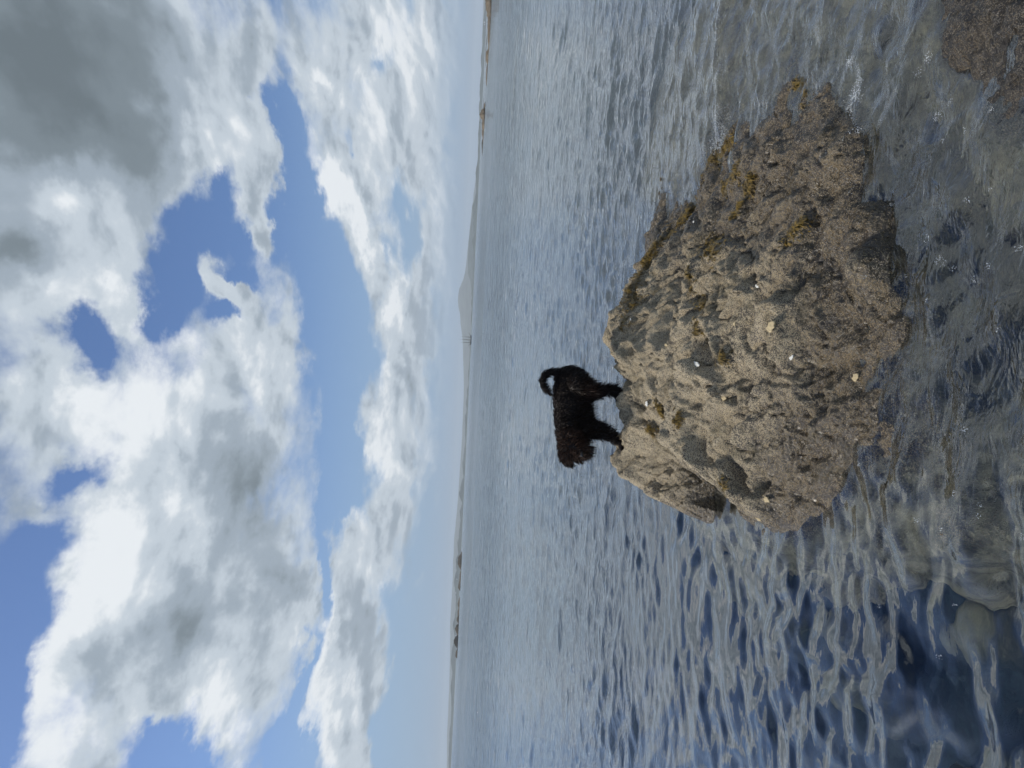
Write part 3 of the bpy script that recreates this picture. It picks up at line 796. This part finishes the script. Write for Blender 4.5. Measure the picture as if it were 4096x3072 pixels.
for X, Y, dep in ((640, 1200, .162), (600, 1310, .150)):
    bm = bmesh.new(); ball(bm, dz_(X, Y, dep) - root, .0085)
    m_ = bpy.data.meshes.new('eye'); bm.to_mesh(m_); bm.free()
    for p in m_.polygons: p.use_smooth = True
    link('eye', m_, M_eye, dog)
bm = bmesh.new(); ball(bm, dz_(712, 1282, .232) - root, .0125, (1.2, .8, .9))
m_ = bpy.data.meshes.new('nose'); bm.to_mesh(m_); bm.free()
for p in m_.polygons: p.use_smooth = True
link('nose', m_, M_nose, dog)

# ------------------------------------------------------------------ reefs and islets
M_reef = plain('reef_rock', (.115, .094, .066), .85, var=.65, scale=1.1)
M_reef_dark = plain('dark_reef_rock', (.06, .055, .045), .85, var=.5, scale=.9)
def islet(label, prof, dist, zx, sc, mat=None, depth=None, group='low rocky islets along the far shore', horizon_base=True):
    """prof: (zoomY, topX, baseX) points of the outline; real mound with noise on all sides, base under water"""
    x0, y0 = zx
    top = []; 
    for Yz, Xt, Xb in prof:
        d = ray(x0 + Xt / sc, y0 + Yz / sc); db = ray(x0 + Xb / sc, y0 + Yz / sc)
        top.append((d.x / d.y * dist, (d.z / d.y - db.z / db.y) * dist * 1.2))
    top.sort()
    xs = np.array([a for a, _ in top]); hs = np.array([b for _, b in top])
    n = max(40, min(160, int((xs[-1] - xs[0]) / .5))); m = 22
    L = xs[-1] - xs[0]
    dep = depth or max(4.0, min(14.0, L * .25))
    sx = np.linspace(xs[0] - .02 * L, xs[-1] + .02 * L, n); ty = np.linspace(-1, 1, m)
    Hh = np.interp(sx, xs, hs, left=0, right=0)
    S, T = np.meshgrid(sx, ty, indexing='ij')
    sd_ = (abs(hash(label)) if False else sum(ord(c) for c in label)) % 97
    wob = .12 * fbm(S * .35 + sd_, T * 2.0, 3, sd_ % 13)
    prof_ = np.clip(1 - np.abs(T + wob * .6) ** 2.2, 0, 1) ** .55
    Hm = Hh[:, None]
    Z = (Hm * .97 * prof_) * (1 + .16 * fbm(S * 1.1 + sd_, T * 4, 4, 7)) + .22 * Hm * fbm(S * 1.3 + sd_, T * 5 + sd_, 4, 9) - .12
    Z[:, 0] = -1.0; Z[:, -1] = -1.0; Z[0] = -1.0; Z[-1] = -1.0
    cx = (xs[0] + xs[-1]) / 2
    V = np.stack([S - cx, T * dep, Z], -1).reshape(-1, 3)
    o = link('rocky_islet', mesh_np('rocky_islet', V, grid_faces(n, m)[:, ::-1], False), mat or M_reef)
    o.location = (cx, dist + dep * .3, 0)
    tag(o, label, 'islet', group)
    return o
Z6, S6 = (1900, 0), 5.53
Z8, S8 = (1900, 400), 7.54
Z4, S4 = (1760, 2160), 5.53
Z5, S5 = (1760, 2440), 4.61
islet('long brown knobbly reef running off the right end of the sea', [(-420,250,390),(-200,240,375),(-60,262,368),(0,255,365),(100,255,355),(150,290,350),(180,290,348),(230,263,346),(280,292,342),(330,290,340),(400,285,336),(450,274,333),
       (520,281,330),(650,280,322),(720,270,318),(850,275,308),(1000,280,300),(1025,297,298)], 215, Z6, S6)
islet('small brown humped islet just past the end of the long right reef', [(1110,287,292),(1150,252,292),(1200,238,290),(1275,245,288),(1292,280,286)], 250, Z6, S6)
islet('thin flat brown reef strip left of the small humped islet', [(1296,270,284),(1400,262,280),(1500,246,272),(1659,242,266),(1800,245,262)], 260, Z6, S6)
islet('brown reef with a dark square block of rock on it', [(100,300,308),(130,275,316),(250,268,308),(300,260,302),(322,190,300),(420,174,298),(500,200,296),(545,246,294),(620,236,292),(700,233,290),(775,225,286),(790,252,282),(870,262,276)], 300, Z8, S8)
islet('low broken brown reef left of the reef with the block', [(872,250,276),(900,236,275),(980,228,272),(1060,238,268),(1130,240,262),(1210,240,252)], 330, Z8, S8)
islet('last low dark brown reef tapering to the left of the right hand chain', [(1205,222,250),(1230,210,246),(1320,204,240),(1400,206,234),(1520,204,224),(1650,206,214)], 360, Z8, S8, M_reef_dark)
islet('thin dark reef line farther out behind the long right reef', [(820,202,208),(900,196,208),(1100,184,196),(1330,176,184)], 640, Z6, S6, M_reef_dark, 12, 'thin dark reefs farther out')
islet('thin dark reef line carrying the small beacon', [(-20,170,176),(280,160,176),(330,155,172),(600,148,158),(640,136,158),(700,138,156),(860,128,148),(900,136,144)], 700, Z8, S8, M_reef_dark, 12, 'thin dark reefs farther out')
islet('ochre dome shaped islet at the right end of the left chain', [(280,466,478),(330,446,476),(380,411,473),(440,404,470),(500,398,468),(560,410,465),(600,420,462),(650,440,458),(662,452,456)], 900, Z4, S4)
islet('flat ochre islet with a hump on its left end in the left chain', [(668,446,456),(700,440,455),(760,428,453),(880,424,448),(950,410,444),(1020,400,441),(1060,398,439),(1100,415,437),(1112,432,436)], 900, Z4, S4)
islet('long thin ochre islet in the middle of the left chain', [(1250,432,436),(1300,420,432),(1380,400,428),(1440,388,425),(1500,405,420),(1530,400,416),(1600,380,413),(1700,384,410),(1800,400,408)], 880, Z4, S4)
islet('tiny rounded ochre islet beside the pair of taller left islets', [(125,324,342),(150,308,340),(200,305,338),(250,322,334),(262,330,333)], 820, Z5, S5)
islet('steep brown islet right of the tallest one in the left chain', [(282,310,336),(292,298,334),(350,274,328),(400,284,322),(440,292,316),(482,300,311)], 780, Z5, S5)
islet('tallest dark brown islet in the left chain with a pale band', [(488,292,318),(510,272,316),(570,250,315),(620,252,308),(655,258,304),(690,280,300),(712,294,299)], 760, Z5, S5, M_reef_dark)
islet('small pointed brown islet at the left end of the left chain', [(745,290,304),(765,280,303),(800,273,302),(860,268,298),(880,282,296),(892,292,294)], 740, Z5, S5)

# beacon on the reef
M_dark = plain('dark_iron', (.05, .055, .06), .6)
def tube(bm, a, b_, r0, r1=None, n=8):
    a = Vector(a); b_ = Vector(b_); r1 = r0 if r1 is None else r1
    d = b_ - a; q = d.to_track_quat('Z', 'Y').to_matrix().to_4x4()
    bmesh.ops.create_cone(bm, cap_ends=True, segments=n, radius1=r0, radius2=r1, depth=d.length, matrix=Matrix.Translation((a + b_) / 2) @ q)
def box(bm, c, s):
    bmesh.ops.create_cube(bm, size=1, matrix=Matrix.Translation(c) @ Matrix.Diagonal((*s, 1)))
def fin(name, bm, mat, parent=None, smooth=False):
    me = bpy.data.meshes.new(name); bm.to_mesh(me); bm.free()
    for p in me.polygons: p.use_smooth = smooth
    return link(name, me, mat, parent)
p = at_y(1900 + 145 / S8, 400 + 670 / S8, 705)
be = bpy.data.objects.new('beacon', None); C.objects.link(be); be.location = (p[0], p[1], .3)
tag(be, 'thin dark beacon post standing on the far reef at the right', 'beacon')
bm = bmesh.new(); tube(bm, (0, 0, 0), (0, 0, 2.6), .14, .09); fin('post', bm, M_dark, be)
bm = bmesh.new(); bmesh.ops.create_cone(bm, cap_ends=True, segments=10, radius1=.45, radius2=0.05, depth=.8, matrix=Matrix.Translation((0, 0, 2.95))); fin('topmark', bm, M_dark, be)

# ------------------------------------------------------------------ hills and coast
def hill_mat(name, col, sc):
    m, t, o = new_mat(name)
    b = t.n('ShaderNodeBsdfPrincipled'); b.inputs['Roughness'].default_value = .9
    g = t.n('ShaderNodeNewGeometry')
    n = t.noise(g.outputs['Position'], sc, 6, .6)
    t.l(t.mix(t.smooth(n, .35, .65), tuple(c * .6 for c in col) + (1,), tuple(c * 1.5 for c in col) + (1,)), b.inputs['Base Color'])
    t.l(b.outputs[0], o.inputs[0]); return m
M_hill = hill_mat('hill_scrub', (.05, .062, .05), .006)
M_coast = hill_mat('coast_scrub', (.04, .055, .05), .012)
def ridge(name, pix, dist, depth, mat):
    """a range of hills: crest heights along x from the outline, real slopes fore and aft"""
    pr = []
    for px, py in pix:
        d = ray(px, py); pr.append((d.x / d.y * dist, H + d.z / d.y * dist))
    pr.sort()
    xs = np.array([a for a, _ in pr]); hs = np.array([max(b, 1.0) for _, b in pr])
    n = 900 if name == 'coast' else 420; m = 40
    sx = np.linspace(xs[0], xs[-1], n)
    Hh = np.interp(sx, xs, hs)
    kern = np.exp(-np.linspace(-2, 2, 9) ** 2); kern /= kern.sum()
    Hh = np.convolve(np.pad(Hh, 4, 'edge'), kern, 'valid')
    if name == 'coast': Hh = np.maximum(Hh * (1 + .9 * fbm(sx / 90, sx * 0 + .3, 5, 17, .65)), 1.5)
    ty = np.linspace(-1, 1, m)
    S, T = np.meshgrid(sx, ty, indexing='ij')
    pf = np.clip(1 - np.abs(T) ** 1.3, 0, 1)
    rel = fbm(S / 420, T * depth / 420, 5, 3)
    Z = Hh[:, None] * pf * (1 + .35 * rel * np.abs(T) * 1.5 * (1 - np.abs(T) * .4)) + .02 * Hh[:, None] * fbm(S / 60, T * depth / 60, 3, 5) - .5
    Z[:, 0] = -3; Z[:, -1] = -3
    V = np.stack([S, dist + T * depth, Z], -1).reshape(-1, 3)
    o = link(name, mesh_np(name, V, grid_faces(n, m)[:, ::-1]), mat)
    tag(o, kind='structure'); return o
def zz(lst, x0, y0, sc): return [(x0 + X / sc, y0 + Y / sc) for Y, X in lst]
sky_line = zz([(-900,335),(-400,326),(0,318),(300,308),(560,300),(900,292),(1000,285),(1100,275),(1250,272),(1350,272),(1450,258),(1550,250)], 1780, 0, 2.074) \
  + zz([(0,250),(200,217),(450,192),(640,172),(740,158),(800,130),(850,108),(900,110),(940,103),(990,115),(1040,128),(1080,123),(1150,135),(1250,145),(1400,150),(1500,153),(1659,157)], 1780, 760, 2.074) \
  + [(1848, 1750), (1838, 1900), (1828, 2040)] \
  + zz([(0,140),(110,128),(190,128),(250,122),(330,123),(400,118),(500,113),(620,105),(750,104),(880,102),(1000,100),(1100,97),(1200,92),(1300,90),(1400,82),(1500,85),(1659,85),(2200,60)], 1740, 2100, 1.707)
ridge('hills', sky_line, 11500, 2200, M_hill)
ridge('headland', zz([(-60,270),(150,232),(300,212),(430,196),(560,190),(690,188),(740,208),(800,214),(850,222)], 1780, 760, 2.074), 6800, 700, M_coast)
low = [(1948 - .0473 * y - hgt, y) for y, hgt in ((-300,6),(0,7),(300,8),(600,5),(800,9),(1000,8),(1150,4),(1300,2),(1500,5),(1700,6),(1900,8),(2100,10),(2250,14),(2400,12),(2600,11),(2800,7),(3000,8),(3300,6))]
ridge('coast', low, 5200, 420, M_coast)

# white cottages on the far coast
M_wall = plain('whitewash', (.80, .80, .78), .8, var=.08, scale=1)
M_roof = plain('slate_roof', (.16, .15, .15), .7, scale=1)
def cottage(px, py, dist, w_, label):
    x, y, z = at_y(px, py, dist)
    e_ = bpy.data.objects.new('cottage', None); C.objects.link(e_); e_.location = (x, y, z - w_ * .25)
    tag(e_, label, 'cottage', 'white cottages on the far coast')
    bm = bmesh.new(); box(bm, (0, 0, 0), (w_, w_ * .6, w_ * .9)); fin('wall', bm, M_wall, e_)
    bm = bmesh.new()
    hw, hd_, b0, t0 = w_ * .54, w_ * .34, w_ * .452, w_ * .75
    vs_ = [bm.verts.new(v) for v in ((-hw, -hd_, b0), (hw, -hd_, b0), (hw, hd_, b0), (-hw, hd_, b0), (-hw, 0, t0), (hw, 0, t0))]
    for f in ((0, 1, 5, 4), (2, 3, 4, 5), (0, 4, 3), (1, 2, 5), (0, 3, 2, 1)): bm.faces.new([vs_[i] for i in f])
    fin('roof', bm, M_roof, e_)
cottage(1822, 2372, 4750, 7, 'bright white cottage on the hazy shore above the gap in the left chain')
cottage(1827, 2317, 4750, 6, 'pale long cottage on the hazy shore behind the flat ochre islet')
cottage(1936, 89, 4700, 7, 'larger white cottage above the long right reef')
cottage(1937, 98, 4700, 5, 'smaller white cottage just left of the larger right one')

# ------------------------------------------------------------------ ships
M_hull = plain('dark_hull', (.022, .024, .028), .5)
M_spar = plain('dark_spar', (.05, .045, .04), .6)
M_deck = plain('pale_deckhouse', (.35, .33, .30), .6)
SD = 2150.0
kx = SD / F
x_bow, _, _ = at_y(1880, 1342, SD); x_st, _, _ = at_y(1876, 1378, SD)
x_mid = (x_bow + x_st) / 2; Lh = abs(x_bow - x_st) + 2
ship = bpy.data.objects.new('sailing_ship', None); C.objects.link(ship); ship.location = (x_mid, SD, 0)
tag(ship, 'dark three masted sailing ship at anchor before the hazy hill', 'ship')
bm = bmesh.new()
secs = []
for i in range(25):
    f = i / 24; x = -Lh / 2 + Lh * f
    beam = 3.9 * (1 - abs(2 * f - 1.0) ** 3.2) ** .6 + .05
    sheer = 3.0 + 1.5 * (2 * f - 1) ** 2 + (.5 if f > .9 else 0)
    secs.append([bm.verts.new((x, beam * b_, sheer * h - .9 * (1 - h))) for b_, h in ((-1, 1), (-1, .55), (-.8, .15), (0, -.3), (.8, .15), (1, .55), (1, 1))])
for a, b_ in zip(secs[:-1], secs[1:]):
    for k in range(6): bm.faces.new((a[k], b_[k], b_[k + 1], a[k + 1]))
    bm.faces.new((a[6], b_[6], b_[0], a[0]))
bm.faces.new(secs[0][::-1]); bm.faces.new(secs[-1])
hull = fin('hull', bm, M_hull, ship, True)
bm = bmesh.new(); tube(bm, (Lh / 2 - 1, 0, 4.6), (Lh / 2 + 8.5, 0, 9.0), .55, .25); fin('bowsprit', bm, M_hull, ship)
bm = bmesh.new(); tube(bm, (-Lh / 2 + 1, 0, 4.4), (-Lh / 2 - 4.5, 0, 8.2), .6, .4); fin('stern_boom', bm, M_hull, ship)
bm = bmesh.new(); box(bm, (-6, 0, 4.2), (7, 3.6, 2.2)); fin('deckhouse', bm, M_deck, ship)
for py_, topx, midx in ((1347.8, 1842, 1860), (1359, 1838, 1853), (1370.5, 1841, 1854)):
    x = at_y(1870, py_, SD)[0] - x_mid
    zt = at_y(topx, py_, SD)[2]; zm = at_y(midx, py_, SD)[2]
    bm = bmesh.new(); tube(bm, (x, 0, 2.5), (x, 0, zm), .75, .6); mast = fin('mast', bm, M_spar, ship)
    bm = bmesh.new(); tube(bm, (x, 0, zm - 1), (x + .1, 0, zt), .30, .15); fin('topmast', bm, M_spar, mast)
    bm = bmesh.new(); tube(bm, (x, .8, 5.5), (x - 6.5, .8, 6.4), .28, .2); fin('boom', bm, M_spar, mast)
    bm = bmesh.new()
    for s in (-1, 1):
        for o_ in (-1.6, 0, 1.6): tube(bm, (x + o_, s * 3.6, 3.4), (x, 0, zm - .5), .05, .04, 4)
    fin('shrouds', bm, M_spar, mast)

# small white sailboat far off on the left
p = at_y(1820, 2541, 2600)
sb = bpy.data.objects.new('sailboat', None); C.objects.link(sb); sb.location = (p[0], 2600, 0)
tag(sb, 'tiny white sailboat behind the tallest left islet', 'sailboat')
bm = bmesh.new()
secs = []
for i in range(11):
    f = i / 10; x = -4.5 + 9 * f; bw = 1.3 * math.sin(math.pi * (.12 + .88 * f)) ** .7 if f < 1 else .05
    secs.append([bm.verts.new((x, bw * b_, h)) for b_, h in ((-1, 1.1), (-.7, .2), (0, -.3), (.7, .2), (1, 1.1))])
for a, b_ in zip(secs[:-1], secs[1:]):
    for k in range(4): bm.faces.new((a[k], b_[k], b_[k + 1], a[k + 1]))
    bm.faces.new((a[4], b_[4], b_[0], a[0]))
fin('hull', bm, M_wall, sb, True)
bm = bmesh.new(); tube(bm, (.5, 0, 1), (.5, 0, 12), .09); fin('mast', bm, M_spar, sb)
bm = bmesh.new()
for sgn in (-1, 1):
    vs_ = [bm.verts.new(v) for v in ((.3, .02 * sgn, 1.8), (.3, .02 * sgn, 11.5), (-2.2, .25 + .02 * sgn, 6), (-4, .3 + .02 * sgn, 1.9))]
    bm.faces.new(vs_ if sgn > 0 else vs_[::-1])
fin('sail', bm, M_wall, sb)

# ------------------------------------------------------------------ haze
m, t, o = new_mat('haze_air')
pv = t.n('ShaderNodeVolumePrincipled')
pv.inputs['Color'].default_value = (.84, .93, 1, 1)
pv.inputs['Density'].default_value = 0.00009
pv.inputs['Anisotropy'].default_value = 0
t.l(pv.outputs[0], o.inputs['Volume'])
bm = bmesh.new()
box(bm, (0, 4000, 120), (34000, 26000, 256))
haze = fin('haze', bm, m)
tag(haze, kind='stuff')
haze['label'] = 'pale sea haze in the air over the bay'
